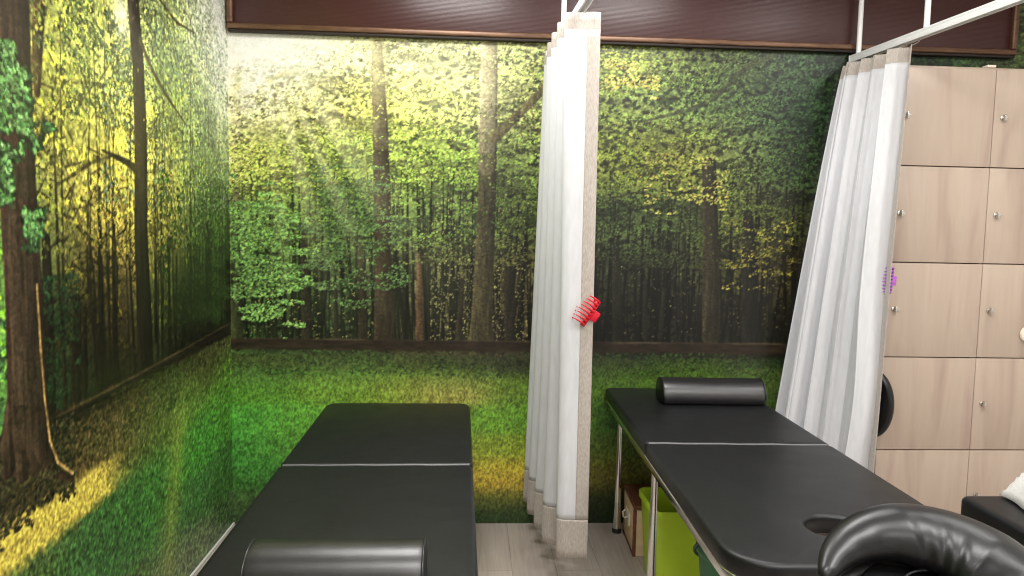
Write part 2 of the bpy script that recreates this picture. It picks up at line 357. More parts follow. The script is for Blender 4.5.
    T([(-0.059, 0.929), (-0.048, 1.206)], [.03, .02], (34, 30, 18), .85)
    T([(-1.117, 0.879), (-1.112, 1.331), (-1.113, 1.658)], [.06, .05, .04], (42, 48, 22), .9)
    for q in range(3): c.stroke([(-1.114, 1.565+.15*q), (-1.109, 2.387)], [.05, .06], (196, 182, 120), 4, .35)
    T([(0.718, 0.938), (0.695, 1.363)], [.06, .04], (24, 24, 15), .8)
    T([(0.852, 0.94), (0.842, 1.22)], [.03, .02], (26, 26, 16), .8)
    T([(0.926, 0.941), (0.938, 1.173)], [.025, .02], (26, 26, 16), .8)
    T([(0.608, 1.802), (0.799, 1.769), (1.016, 1.693)], [.012, .01, .006], (50, 50, 25), .7)
    T([(0.562, 1.578), (0.804, 1.607)], [.008, .004], (46, 48, 25), .6)
    T([(-0.426, 1.462), (-0.605, 1.623), (-0.813, 1.758), (-0.988, 1.846)], [.016, .012, .008, .004], (80, 78, 35), .7)
    T([(-1.086, 2.049), (-0.903, 2.146), (-0.674, 2.212)], [.02, .025, .01], (165, 150, 85), .6)
    for k in range(60):
        u = c.rng.uniform(-1.1, 1.8); z = c.rng.uniform(1.3, 2.4); an = c.rng.normal(.3, .5); l = c.rng.uniform(.08, .25)
        i, j = c.ij(u, z); b = F[int(j), int(min(i, c.w-1))]*255*.45
        c.stroke([(u, z), (u+l*math.cos(an), z+l*math.sin(an))], [.007, .003], b, 1.2, .6)
    # sprays of leaves in front of the boles
    S = (-1.145, 1.99, 1.28, 2.72)
    n4 = c.noise(.20, .045, 4, .62); n5 = c.noise(.16, .035, 4, .62)
    c.leaves(52000, F, S, (.004, .009), (.32, .75), .1, .85, n4, .49)
    c.leaves(64000, F, S, (.0035, .0075), (.85, 1.45), .1, .8, n5, .50, (1., 1.04, .9))
    T([(-0.418, 0.896), (-0.42, 1.248), (-0.431, 1.603), (-0.442, 1.953), (-0.453, 2.159), (-0.458, 2.296)], [.10, .083, .08, .07, .06, .05], (40, 33, 20))
    for q, y0 in enumerate((.10, .0, -.10, -.2)): c.stroke([(-0.442, 1.93+y0+.12), (-0.458, 2.364)], [.072, .062], (150, 140, 84), 4, .22)
    T([(0.049, 0.877), (0.047, 0.965), (0.057, 1.256), (0.066, 1.591), (0.065, 1.92), (0.069, 2.222), (0.067, 2.336)], [.15, .105, .092, .085, .085, .07, .06], (56, 51, 30))
    for q in range(5): c.stroke([(0.061, 1.85+.10*q-.1), (0.067, 2.382)], [.085, .07], (160, 150, 110), 4, .22)
    T([(1.181, 0.944), (1.163, 1.372), (1.136, 1.782)], [.09, .08, .07], (38, 34, 22), .95)
    T([(1.377, 0.946), (1.363, 1.253), (1.339, 1.546)], [.09, .085, .05], (24, 23, 16), .95)
    T([(0.094, 1.883), (0.192, 1.98), (0.331, 2.123), (0.472, 2.211)], [.05, .042, .035, .02], (72, 64, 36), .9)
    T([(0.791, 1.977), (1.032, 2.041), (1.151, 2.105), (1.301, 2.256), (1.508, 2.338)], [.01, .02, .028, .026, .02], (52, 58, 32), .7)
    c.leaves(14000, F, S, (.004, .008), (.4, .9), .1, .85, c.noise(.16, .04, 4, .6), .56)
    c.leaves(17000, F, S, (.003, .0062), (1.1, 1.55), .1, .6, c.noise(.14, .03, 4, .6), .55, (.97, 1.07, .82))
    L = (-1.123, -0.816, 0.928, 1.543)
    fall = lambda u, z, a, b: .14-.34*(((c.U-u)/a)**2+((c.Z-z)/b)**2)
    c.leaves(9000, F*0+np.array([92, 134, 56])/255, (-1.14, -.68, .9, 1.75), (.0045, .009), (.5, 1.4), .2, .9, n5+fall(-1.0, 1.28, .27, .40), .46)
    c.leaves(8000, F*0+np.array([66, 94, 44])/255, (-.95, -.25, 1.0, 1.85), (.0045, .009), (.5, 1.3), .2, .9, n4+fall(-.58, 1.42, .30, .38), .47)
    c.leaves(900, F*0+np.array([170, 165, 66])/255, (0.822, 1.238, 1.54, 1.851), (.0045, .008), (.6, 1.1), .2, .8, n5, .5)
    c.leaves(700, F*0+np.array([180, 172, 72])/255, (0.617, 0.881, 2.079, 2.266), (.0045, .008), (.7, 1.1), .2, .8, n4, .45)
    c.leaves(900, F*0+np.array([136, 130, 44])/255, (1.228, 1.577, 1.18, 1.523), (.0045, .008), (.5, 1.1), .2, .8, n5, .5)
    c.im *= (.82+.42*c.noise(.42, .26, 3))[..., None]
    c.crisp(6, 1.45, .28)
    # shafts of sun through the crown
    su, sz = (-0.983, 2.391)
    an = np.arctan2(c.Z-sz, c.U-su); rr = np.hypot(c.U-su, c.Z-sz)
    ga = np.linspace(-math.pi, math.pi, 260)
    sh = np.interp(an, ga, np.convolve(c.rng.random(260), [.2, .3, .3, .2], 'same'))
    m = np.clip((sh-.44)*3.2, 0, 1)*np.exp(-(rr/.95)**2)*smooth(.12, .4, rr)*.42
    c.blend(m, (.98, .96, .74))
    m = np.exp(-(rr/.85)**2)*.13; c.blend(m, (.9, .92, .66))
    su, sz = (-0.984, 2.301)
    m = np.exp(-((c.U-su)/.36)**2-((c.Z-sz)/.17)**2)*.85; c.blend(m, (1, .985, .90))
    su, sz = (-1.04, 2.141)
    m = np.exp(-((c.U-su)/.10)**2-((c.Z-sz)/.16)**2)*.7*np.clip((c.noise(.04, .04, 3)-.38)*5, 0, 1); c.blend(m, (1, .98, .9))
    su, sz = (-0.165, 2.191)
    m = np.exp(-((c.U-su)/.42)**2-((c.Z-sz)/.2)**2)*.20; c.blend(m, (.98, .95, .74))
    # the lying log and the lawn
    grass(c, G, TOP-.045, 26000)
    lg = c.noise(.05, .012, 3)
    z0, z1 = 0.863, 0.912
    wob = .006*(c.noise(.2, .5, 2)-.5)
    m = smooth(z0-.012, z0+.004, c.Z+wob)*smooth(z1+.004, z1-.003, c.Z+wob)
    c.blend(m*.92, np.array([40, 30, 20])/255*(.5+lg[..., None]))
    m = np.exp(-((c.Z+wob-z1)/.0045)**2)*(.25+.75*smooth(.3, .75, c.noise(.25, .2, 2)))
    c.blend(m*.6, np.array([104, 88, 58])/255*(.6+.8*lg[..., None]))
    c.leaves(7000, G, (-1.14, 1.95, z0-.13, z0-.005), (.004, .010), (.35, 1.5), .0, .8, c.noise(.10, .012, 3), .48)
    g = c.im.mean(-1, keepdims=True); c.im = np.clip(g+(c.im-g)*.84, 0, 1)
    return c

def paint_left():
    c = Canvas(1.45, 3.465, 0.0, 2.72, 11)
    sw = [(1.876, 1.939, 60, 50, 35), (2.094, 2.001, 120, 128, 50), (2.252, 2.045, 130, 135, 60), (2.437, 2.097, 195, 195, 100), (2.825, 2.207, 125, 135, 80), (3.126, 2.291, 165, 170, 130), (3.391, 2.366, 200, 200, 180), (2.087, 1.865, 150, 150, 45), (2.245, 1.899, 110, 125, 60), (2.429, 1.938, 130, 140, 60), (2.817, 2.022, 110, 130, 65), (3.117, 2.087, 140, 150, 100), (3.383, 2.144, 185, 190, 165), (2.08, 1.728, 125, 130, 50), (2.237, 1.751, 150, 150, 60), (2.421, 1.779, 165, 158, 55), (2.764, 1.83, 130, 140, 60), (3.109, 1.881, 110, 130, 75), (3.401, 1.925, 150, 165, 120), (2.122, 1.595, 125, 118, 50), (2.287, 1.608, 160, 146, 55), (2.447, 1.621, 172, 155, 50), (2.756, 1.646, 158, 152, 60), (3.046, 1.67, 110, 130, 65), (3.393, 1.698, 110, 140, 70), (1.828, 1.426, 80, 105, 45), (2.063, 1.426, 90, 100, 45), (2.22, 1.426, 140, 122, 45), (2.371, 1.425, 178, 155, 60), (2.746, 1.425, 170, 158, 60), (3.036, 1.425, 90, 115, 50), (3.356, 1.425, 80, 120, 40), (1.807, 1.256, 75, 115, 40), (2.053, 1.232, 70, 75, 35), (2.209, 1.217, 95, 78, 35), (2.36, 1.202, 115, 98, 45), (2.734, 1.165, 110, 125, 50), (2.972, 1.142, 60, 80, 35), (3.318, 1.108, 90, 140, 45), (1.8, 1.135, 70, 110, 40), (2.045, 1.093, 50, 70, 35), (2.259, 1.057, 45, 45, 25), (2.384, 1.036, 50, 42, 25), (2.77, 0.971, 40, 50, 25), (3.07, 0.921, 35, 40, 22), (3.31, 0.88, 40, 50, 25), (1.793, 1.013, 65, 105, 38), (2.038, 0.954, 45, 75, 40), (2.113, 0.936, 40, 60, 30), (2.251, 0.903, 40, 38, 22)]
    F = np.clip(c.field(sw, (.17, .15))*1.08, 0, 1)
    gw = [(2.248, 0.841, 66, 58, 32), (2.44, 0.772, 68, 64, 34), (2.437, 0.704, 70, 76, 36), (2.763, 0.8, 62, 74, 34), (3.067, 0.836, 60, 68, 33), (3.245, 0.855, 55, 62, 30), (2.586, 0.677, 66, 90, 35), (2.955, 0.734, 72, 112, 38), (3.372, 0.752, 75, 120, 36), (3.367, 0.635, 62, 122, 36), (2.36, 0.544, 48, 95, 40), (2.114, 0.457, 45, 90, 40), (2.58, 0.533, 50, 105, 40), (3.055, 0.538, 56, 125, 40), (3.044, 0.281, 55, 105, 48), (3.037, 0.108, 80, 105, 66), (3.354, 0.258, 50, 95, 40), (3.347, 0.068, 60, 90, 52), (1.851, 0.792, 40, 40, 22), (1.78, 0.917, 30, 28, 18), (1.808, 0.743, 58, 54, 28), (1.977, 0.719, 62, 58, 28), (2.076, 0.741, 66, 56, 30), (1.921, 0.521, 60, 90, 40), (2.243, 0.748, 74, 70, 34)]  # greyer low swatches by the corner include haze reflected from floor and table
    G = c.field(gw, (.15, .085))
    TOP = .93
    n1 = c.noise(.13, .13, 4, .6); n2 = c.noise(.04, .03, 3, .7); n3 = c.noise(.012, .009, 2, .8)
    v = .55+.6*n1+.5*(n2-.2)+.45*(n3-.3)
    c.im = np.clip(F*v[..., None], 0, 1)
    bark = c.noise(.010, .12, 3, .6)
    R = (1.45, 3.465, 1.0, 2.72)
    c.leaves(4000, F, R, (.006, .013), (.35, .7), -.6, .75, n1, .50)
    c.leaves(7000, F, R, (.006, .014), (1.2, 1.8), -.6, .85, c.noise(.1, .1, 4, .6), .5, (1.1, 1.08, .7))
    T = lambda pts, ws, col, a=1.: c.stroke(pts, ws, col, 1.5, a, bark)
    # saplings and twigs against the light
    for k in range(46):
        u = c.rng.uniform(1.85, 3.42); w = c.rng.uniform(.008, .02); t = c.rng.uniform(1.5, 2.3)
        T([(u, .92), (u+c.rng.normal(0, .02), 1.3), (u+c.rng.normal(0, .03), t)], [w, w*.8, w*.3], (44, 38, 20), .85)
    for (a, b, w) in [((2.257, 0.901), (2.279, 1.562), .03), ((2.337, 0.882), (2.366, 1.583), .026), ((2.652, 1.028), (2.664, 1.657), .022), ((2.114, 0.862), (2.139, 1.224), .055), ((1.986, 0.883), (1.996, 1.399), .055), ((3.174, 0.925), (3.183, 1.446), .06), ((3.418, 0.9), (3.444, 1.61), .06), ((2.157, 0.85), (2.18, 1.19), .03), ((2.88, 0.893), (2.911, 1.148), .04)]:
        T([a, ((a[0]+b[0])/2+.004, (a[1]+b[1])/2), b], [w*1.1, w, w*.7], (40, 34, 20), .95)
        for k in range(9):
            q = c.rng.uniform(.3, 1.); u = a[0]+(b[0]-a[0])*q; z = a[1]+(b[1]-a[1])*q
            sg = c.rng.choice([-1, 1]); l = c.rng.uniform(.06, .16)
            T([(u, z), (u+sg*l*.6, z+l*.25), (u+sg*l, z+l*c.rng.uniform(-.2, .7))], [.009, .007, .003], (48, 40, 20), .85)
    T([(2, 2.025), (1.982, 1.867), (1.978, 1.785)], [.055, .045, .03], (66, 52, 26))
    for k in range(70):
        u = c.rng.uniform(1.95, 2.6); z = c.rng.uniform(1.3, 1.9); an = c.rng.uniform(-.4, 1.2)*c.rng.choice([-1, 1]); l = c.rng.uniform(.05, .16)
        c.stroke([(u, z), (u+l*math.cos(an), z+l*math.sin(an))], [.008, .003], (56, 46, 22), 1.2, .8)
    # drooping sprays
    for k in range(2300):
        u = c.rng.uniform(2.18, 3.46); z = c.rng.uniform(1.35, 2.72)
        if c.rng.random() > .35+.65*smooth(2.35, 2.9, u): continue
        i, j = c.ij(u, z); l = c.rng.uniform(.03, .085); dx = c.rng.normal(.3, .22)
        col = F[int(j), int(min(i, c.w-1))]*255*c.rng.uniform(.5, 1.35)*np.array([.95, 1.02, .95])
        c.stroke([(u, z), (u+l*dx, z-l)], [.010, .004], col, 1.4, .6)
    S = (1.75, 3.465, 1.35, 2.72)
    K = F*0+np.array([78, 92, 44])/255
    n8 = c.noise(.14, .12, 4, .62)
    c.leaves(16000, K, (1.8, 2.72, 1.75, 2.72), (.0035, .008), (.45, 1.35), -.4, .85, n8, .47)
    c.leaves(9000, F*0+np.array([108, 128, 84])/255, (2.3, 3.46, 1.5, 2.72), (.004, .010), (.5, 1.3), -1.2, .75, n8, .47)
    c.leaves(5000, F*0+np.array([70, 60, 26])/255, (1.85, 2.7, 1.1, 1.9), (.003, .007), (.5, 1.2), .3, .85, n8, .50)
    c.leaves(12000, F, S, (.004, .009), (.40, .8), -1.1, .8, c.noise(.12, .09, 4, .6), .53)
    c.leaves(13000, F, S, (.004, .009), (1.05, 1.5), -1.1, .85, c.noise(.09, .07, 4, .6), .54, (1.03, 1.04, .9))
    # the middle bole with its crooked limb
    T([(2.56, 0.793), (2.566, 1.076), (2.552, 1.425), (2.567, 1.733), (2.557, 1.999), (2.53, 2.188)], [.135, .115, .098, .095, .085, .085], (46, 38, 24))
    T([(2.546, 1.623), (2.469, 1.646), (2.389, 1.658), (2.303, 1.67)], [.036, .026, .018, .008], (52, 44, 22))
    T([(2.364, 1.661), (2.23, 1.624), (2.142, 1.585), (2.051, 1.546)], [.008, .014, .014, .008], (56, 48, 24), .7)
    T([(2.575, 2.07), (2.664, 1.989), (2.777, 1.923), (2.96, 1.84)], [.025, .022, .018, .008], (66, 60, 32), .9)
    T([(2.741, 2.253), (2.88, 2.215), (3.08, 2.223)], [.014, .012, .006], (70, 64, 36), .8)
    c.leaves(1000, F, S, (.004, .008), (.4, 1.0), -1.1, .85, c.noise(.09, .07, 4, .6), .58)
    c.leaves(3200, F*0+np.array([66, 100, 36])/255, (2.7, 3.46, 1.05, 1.65), (.005, .011), (.4, 1.35), -.9, .85, n1, .46)
    c.leaves(2400, F*0+np.array([56, 92, 44])/255, (1.72, 2.15, .95, 1.3), (.004, .009), (.45, 1.2), -.3, .85, n1, .45)
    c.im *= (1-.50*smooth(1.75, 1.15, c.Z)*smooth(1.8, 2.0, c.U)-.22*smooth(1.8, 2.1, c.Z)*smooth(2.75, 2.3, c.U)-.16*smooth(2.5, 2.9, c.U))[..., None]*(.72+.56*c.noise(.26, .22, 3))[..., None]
    # soil, log and lawn
    G = G*np.array([.94, .96, .85])*(1-.32*smooth(.80, .9, c.Z)*smooth(3.3, 2.8, c.U))[..., None]
    grass(c, G, TOP-.005, 20000)
    lg = c.noise(.08, .012, 3)
    zl = np.interp(c.U, [1.45, 1.9, 2.4, 3.465], [.90, .905, .925, .985])
    m = smooth(zl-.055, zl-.035, c.Z)*smooth(zl+.006, zl-.004, c.Z)
    c.blend(m*.93, np.array([24, 19, 12])/255*(.5+lg[..., None]))
    m = np.exp(-((c.Z-zl)/.005)**2)*.45
    c.blend(m, np.array([84, 70, 40])/255*(.6+.8*lg[..., None]))
    # sunny strip and softer patch on the lawn
    def strip(pts, w, col, a, fr=.035):
        (ua, za), (ub, zb) = pts
        t = np.clip((c.U-ua)/(ub-ua), 0, 1); zc = za+(zb-za)*t
        ww = w[0]+(w[1]-w[0])*t
        d = np.abs(c.Z-zc)/ww+.5*(c.noise(.02, .015, 3)-.5)
        end = smooth(ub+.16, ub-.08, c.U+.1*(c.noise(.06, .06, 2)-.5))
        k = .74+.5*c.noise(.0055, .008, 1)
        c.blend(smooth(1.3, .5, d)*a*end, np.clip(np.array(col)/255*k[..., None], 0, 1))
    strip(((1.764, 0.633), (2.313, 0.644)), (.075, .060), (205, 180, 58), .9)
    m = np.exp(-((c.U-(2.8)-.25*(c.Z-.5))/.085)**2)*smooth(.0, .1, c.Z)*smooth(.82, .6, c.Z)*.5
    c.blend(m*(.4+.8*c.noise(.01, .02, 2)), np.array([150, 158, 52])/255)
    c.leaves(3600, G*.95, (1.95, 3.0, .74, .91), (.004, .009), (.4, 1.5), .1, .8, n1, .40)
    c.leaves(4200, F*0+np.array([44, 42, 22])/255, (1.45, 2.10, .66, .90), (.004, .010), (.35, 1.7), .1, .8, .3+.5*smooth(.70, .80, c.Z+.28*(c.U-1.78)+.12*(n1-.5)), .5)
    # the great bole with its lit edge and spreading root
    T([(1.885, 0.896), (1.896, 1.014), (1.897, 1.248), (1.887, 1.501), (1.877, 1.747), (1.879, 1.988)], [.21, .165, .155, .15, .15, .15], (50, 39, 26))
    T([(1.937, 0.811), (2.017, 0.75), (2.085, 0.712)], [.06, .03, .012], (44, 34, 20))
    for (a, b) in (((1.806, 0.834), (1.851, 0.935)), ((1.86, 0.805), (1.879, 0.927)), ((1.927, 0.798), (1.912, 0.918)), ((1.981, 0.779), (1.937, 0.897))): T([a, b], [.05, .10], (44, 34, 22))
    c.leaves(3000, F*0+np.array([44, 42, 22])/255, (1.45, 2.02, .62, .86), (.004, .010), (.35, 1.7), .1, .8, smooth(.78, .72, c.Z-.10*(c.U-1.75)+.06*(n1-.5))*smooth(.60, .66, c.Z-.30*(c.U-1.75)+.08*(n2-.5)), .5)
    rim = [(1.95, 1.282), (1.958, 1.108), (1.968, 0.971), (1.985, 0.856), (2.019, 0.784), (2.091, 0.727)]
    for k in range(len(rim)-1):
        c.stroke([rim[k], rim[k+1]], [.009, .009], (168, 132, 64), 1.5, .75, bark)
    # bright bough hanging before it
    n6 = c.noise(.13, .10, 4, .62)
    n6 = n6+.11-.30*np.hypot((c.U-1.78)/.30, (c.Z-(1.631))/.36)**2
    reg = (1.5, 2.14, 1.344, 1.886)
    c.leaves(5000, F*0+np.array([40, 60, 30])/255, reg, (.008, .015), (.5, 1.2), -.5, .9, n6, .42)
    c.leaves(6000, F*0+np.array([64, 100, 46])/255, reg, (.006, .011), (.5, 1.5), -.5, .85, n6, .47)
    c.leaves(2600, F*0+np.array([104, 148, 78])/255, reg, (.005, .009), (.7, 1.2), -.5, .85, np.minimum(n6+.04, c.noise(.06, .05, 4, .6)), .50)
    c.leaves(1200, F*0+np.array([78, 122, 58])/255, (1.9, 2.2, 1.357, 1.55), (.005, .010), (.5, 1.25), -.5, .85, n6, .47)
    c.crisp(6, 1.45, .28)
    # sheen of the back wall reflected near the corner, painted into the print
    hu = 3.385
    m = np.exp(-((c.U-hu)/.22)**2-((c.Z-2.45)/.55)**2)*.7*np.clip(.4+1.2*(n1-.2), 0, 1); c.blend(m, (.95, .95, .88))
    su, sz = (2.444, 2.105)
    m = np.exp(-((c.U-su)/.05)**2-((c.Z-sz)/.07)**2)*.75*np.clip((n2-.3)*4, 0, 1); c.blend(m, (1, 1, .8))
    g = c.im.mean(-1, keepdims=True); c.im = np.clip(g+(c.im-g)*.84, 0, 1)
    return c

PRINT_GAIN = 1.25
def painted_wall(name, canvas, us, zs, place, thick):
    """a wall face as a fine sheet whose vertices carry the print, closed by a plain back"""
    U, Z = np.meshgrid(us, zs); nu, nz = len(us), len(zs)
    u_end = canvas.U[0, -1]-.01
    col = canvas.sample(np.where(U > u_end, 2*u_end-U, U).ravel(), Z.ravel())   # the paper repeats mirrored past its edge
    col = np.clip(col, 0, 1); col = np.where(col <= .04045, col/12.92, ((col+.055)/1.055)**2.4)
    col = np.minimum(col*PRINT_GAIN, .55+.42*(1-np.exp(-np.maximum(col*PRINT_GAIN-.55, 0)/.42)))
    co = place(U.ravel(), Z.ravel())
    i = np.arange(nz-1)[:, None]*nu+np.arange(nu-1)[None, :]
    q = np.stack([i, i+1, i+nu+1, i+nu], -1).reshape(-1, 4)
    # the plain back of the wall: four corner points set off by the thickness
    cor = np.array([0, nu-1, nz*nu-1, (nz-1)*nu]); bk = co[cor]+thick
    n0 = len(co); co = np.vstack([co, bk])
    extra = np.array([[n0+3, n0+2, n0+1, n0]])
    q = np.vstack([q, extra])
    me = bpy.data.meshes.new(name)
    me.vertices.add(len(co)); me.vertices.foreach_set('co', co.astype(np.float32).ravel())
    me.loops.add(q.size); me.loops.foreach_set('vertex_index', q.astype(np.int32).ravel())
    me.polygons.add(len(q)); me.polygons.foreach_set('loop_start', np.arange(0, q.size, 4, dtype=np.int32))
    me.update(calc_edges=True)
    at = me.color_attributes.new('print', 'FLOAT_COLOR', 'POINT')
    rgba = np.ones((len(co), 4), np.float32); rgba[:n0, :3] = col; rgba[n0:, :3] = .7
    at.data.foreach_set('color', rgba.ravel())
    m = mat(name+'_print', (.3, .4, .2), .36, spec=.35)
    a = nd(m, 'ShaderNodeVertexColor'); a.layer_name = 'print'
    v = coords(m); n = nd(m, 'ShaderNodeTexNoise', Scale=260., Detail=2.); lk(m, v, n.inputs['Vector'])
    r = nd(m, 'ShaderNodeMapRange'); r.inputs['From Min'].default_value = .3; r.inputs['From Max'].default_value = .7
    r.inputs['To Min'].default_value = .82; r.inputs['To Max'].default_value = 1.18; lk(m, n.outputs['Fac'], r.inputs['Value'])
    mx = nd(m, 'ShaderNodeVectorMath', operation='SCALE'); lk(m, a.outputs['Color'], mx.inputs[0]); lk(m, r.outputs['Result'], mx.inputs['Scale'])
    lk(m, mx.outputs[0], bs(m).inputs['Base Color'])
    n2 = nd(m, 'ShaderNodeTexNoise', Scale=5., Detail=3.); lk(m, v, n2.inputs['Vector'])
    bp = nd(m, 'ShaderNodeBump', Strength=.12, Distance=.004); lk(m, n2.outputs['Fac'], bp.inputs['Height']); lk(m, bp.outputs['Normal'], bs(m).inputs['Normal'])
    me.materials.append(m)
    o = bpy.data.objects.new(name, me); C.objects.link(o); return struct(o)

# ---------------------------------------------------------------- the room
us = np.concatenate([np.arange(LEFT_X, 1.98, .0040), np.arange(1.98, 2.72, .007), np.arange(2.72, 3.06, .03)]); zs = np.arange(0, CEIL+.003, .0040)
painted_wall('wall_back', paint_back(), us, zs, lambda u, z: np.stack([u, np.full_like(u, BACK_Y), z], -1), np.array([0, .1, 0]))
ys = [BACK_Y]
while ys[-1] > 1.6: ys.append(ys[-1]-max(.0028, .9*ys[-1]**2/(1.14*720)))
while ys[-1] > -1.6: ys.append(ys[-1]-.05)
ys = np.array(ys[::-1])
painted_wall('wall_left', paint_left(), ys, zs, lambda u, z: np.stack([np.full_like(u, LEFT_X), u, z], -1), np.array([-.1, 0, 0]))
fl = box('floor', (LEFT_X, ys[0], -.05), (3.05, BACK_Y, 0), M['floor'], bev=0); struct(fl)
struct(box('ceiling', (LEFT_X, ys[0], CEIL), (3.05, BACK_Y, CEIL+.05), M['white_wall'], bev=0))
struct(box('wall_right', (3.05, ys[0], 0), (3.12, BACK_Y, CEIL), M['white_wall'], bev=0))
struct(box('wall_front', (LEFT_X, ys[0]-.07, 0), (3.05, ys[0], CEIL), M['white_wall'], bev=0))
struct(box('baseboard_left', (LEFT_X, ys[0], 0), (LEFT_X+.008, BACK_Y, .010), M['white_wall'], bev=.002))

# ---------------------------------------------------------------- long maroon board under the ceiling
t = thing('wall_board', 'long dark maroon ribbed board in a bronze frame high on the forest wall', 'board', (-1.132, BACK_Y, 2.340))
W, H = 3.745, .42
box('panel', (.015, -.022, .015), (W-.015, -.002, H), M['board'], t, .001)
def frame_bar(lo, hi): box('frame', lo, hi, M['bronze'], t, .007, 3)
frame_bar((0, -.042, 0), (W, -.004, .026)); frame_bar((0, -.042, .0265), (.026, -.004, H)); frame_bar((W-.026, -.042, .0265), (W, -.004, H))
box('shadow_strip', (.004, -.034, -.012), (W-.004, -.004, -.0005), M['dark'], t, .003)  # dark bar standing in for the shadow under the frame

# ---------------------------------------------------------------- massage tables
def pad(x0, x1, y0, y1, radii, th, hole=None, puff=.014):
    bm = bmesh.new(); L = rrect(x0, x1, y0, y1, radii)
    if hole is None:
        loops = [[(x, y, 0) for x, y in inset(L, .004)], [(x, y, .006) for x, y in L]]
        for k in range(7):
            a = PI/2*k/6; r = puff
            loops.append([(x, y, th-r+r*math.sin(a)) for x, y in inset(L, r*(1-math.cos(a)))])
        for d, e in ((puff+.003, .0003), (puff+.006, .0005)): loops.append([(x, y, th+e) for x, y in inset(L, d)])
        loft(bm, loops)
    else:
        hx, hy, hr = hole
        ang = sorted(set([math.atan2(y-hy, x-hx) for x, y in L]+[2*PI*k/48-PI+.01 for k in range(48)]))
        def hit(a):
            d = (math.cos(a), math.sin(a)); best = None
            for i in range(len(L)):
                p, q = L[i], L[(i+1) % len(L)]; ex, ey = q[0]-p[0], q[1]-p[1]
                den = d[0]*ey-d[1]*ex
                if abs(den) < 1e-12: continue
                tt = ((p[0]-hx)*ey-(p[1]-hy)*ex)/den; s = ((p[0]-hx)*d[1]-(p[1]-hy)*d[0])/den
                if tt > 0 and -1e-6 <= s <= 1+1e-6: best = tt if best is None else min(best, tt)
            return (hx+d[0]*best, hy+d[1]*best)
        O = [hit(a) for a in ang]
        circ = lambda r: [(hx+math.cos(a)*r, hy+math.sin(a)*r) for a in ang]
        loops = [[(x, y, 0) for x, y in circ(hr)], [(x, y, 0) for x, y in inset(O, .004)], [(x, y, .006) for x, y in O]]
        for k in range(7):
            a = PI/2*k/6; r = puff
            loops.append([(x, y, th-r+r*math.sin(a)) for x, y in inset(O, r*(1-math.cos(a)))])
        loops.append([(x, y, th+.0008) for x, y in inset(O, puff+.006)])
        rr = .013
        loops.append([(x, y, th+.0008) for x, y in circ(hr+rr+.012)])
        for k in range(7):
            a = PI/2*k/6
            loops.append([(x, y, th-rr+rr*math.cos(a)) for x, y in circ(hr+rr-rr*math.sin(a))])
        loops.append([(x, y, 0) for x, y in circ(hr)])
        loft(bm, loops, False, False); bmesh.ops.remove_doubles(bm, verts=bm.verts, dist=1e-5)
    bmesh.ops.recalc_face_normals(bm, faces=bm.faces)
    return bm
def make_table(label, loc, rz, w, ln, seam, top, hole, rn, rf):
    """origin on the floor under the middle of the far edge; y runs from -ln (near) to 0 (far)"""
    t = thing('massage_table', label, 'massage table', loc, rz)
    th = .052; zb = top-th; h = w/2
    a = obj('mattress', pad(-h, h, -seam+.0035, 0, (.022, rf, rf, .022), th), M['leather'], t); a.location.z = zb
    b = obj('mattress', pad(-h, h, -ln, -seam-.0035, (rn, .022, .022, rn), th, hole), M['leather'], t); b.location.z = zb
    # pale bar standing in for light caught on the cushions' rounded edges
    tube_obj('seam_highlight', [(-h+.012+(w-.024)*k/10, -seam, top-.0035+.0012*math.sin(k*2.1)) for k in range(11)], .0048, M['piping'], t, 8)
    # chrome rail right round under the cushions
    L = rrect(-h+.004, h-.004, -ln+.004, -.004, (rn, rf, rf, rn)); bm = bmesh.new()
    i1 = inset(L, .022)
    rs = loft(bm, [[(x, y, zb-.032) for x, y in i1], [(x, y, zb-.032) for x, y in inset(L, .003)], [(x, y, zb-.028) for x, y in L], [(x, y, zb-.004) for x, y in L],
              [(x, y, zb-.0005) for x, y in inset(L, .003)], [(x, y, zb-.0005) for x, y in i1], [(x, y, zb-.032) for x, y in i1]], False, False)
    bmesh.ops.remove_doubles(bm, verts=bm.verts, dist=1e-6); bmesh.ops.recalc_face_normals(bm, faces=bm.faces)
    sharp(obj('rail', bm, M['chrome'], t), 40)
    bm = bmesh.new(); bx(bm, (-h+.027, -ln+.03 if rn < .05 else -ln+.09, zb-.012), (h-.027, -.03, zb-.001), .002)
    if hole is None: obj('under_panel', bm, M['black_plastic'], t)
    else: bm.free()
    ly = (-.10, -seam+.07 if hole is None else -.83, -ln+.13)
    for y in ly:
        for s in (-1, 1):
            x = s*(h-.062)
            g = tube_obj('leg', [(x, y, zb-.031), (x, y, zb-.08), (x, y, .10), (x, y, .022)], [.0115, .012, .0185, .0205], M['chrome'], t, 16)
            f = bmesh.new(); tube(f, [(x, y, .022), (x, y, .014), (x, y, 0)], [.021, .023, .022], 16)
            sharp(obj('foot_cap', f, M['black_plastic'], g), 50)
        if y != ly[2]: tube_obj('cross_bar', [(-h+.062, y, zb-.06), (h-.062, y, zb-.06)], .009, M['chrome'], t)
    return t
make_table('black massage table at left with a bolster on its near half', (-.337, 3.392, 0), .0155, .672, 1.84, .905, .622, None, .045, .060)
make_table('black massage table at right with a round face hole in its near end', (1.002, 3.447, 0), -.0235, .686, 1.885, .925, .690, (.004, -1.660, .078), .125, .035)

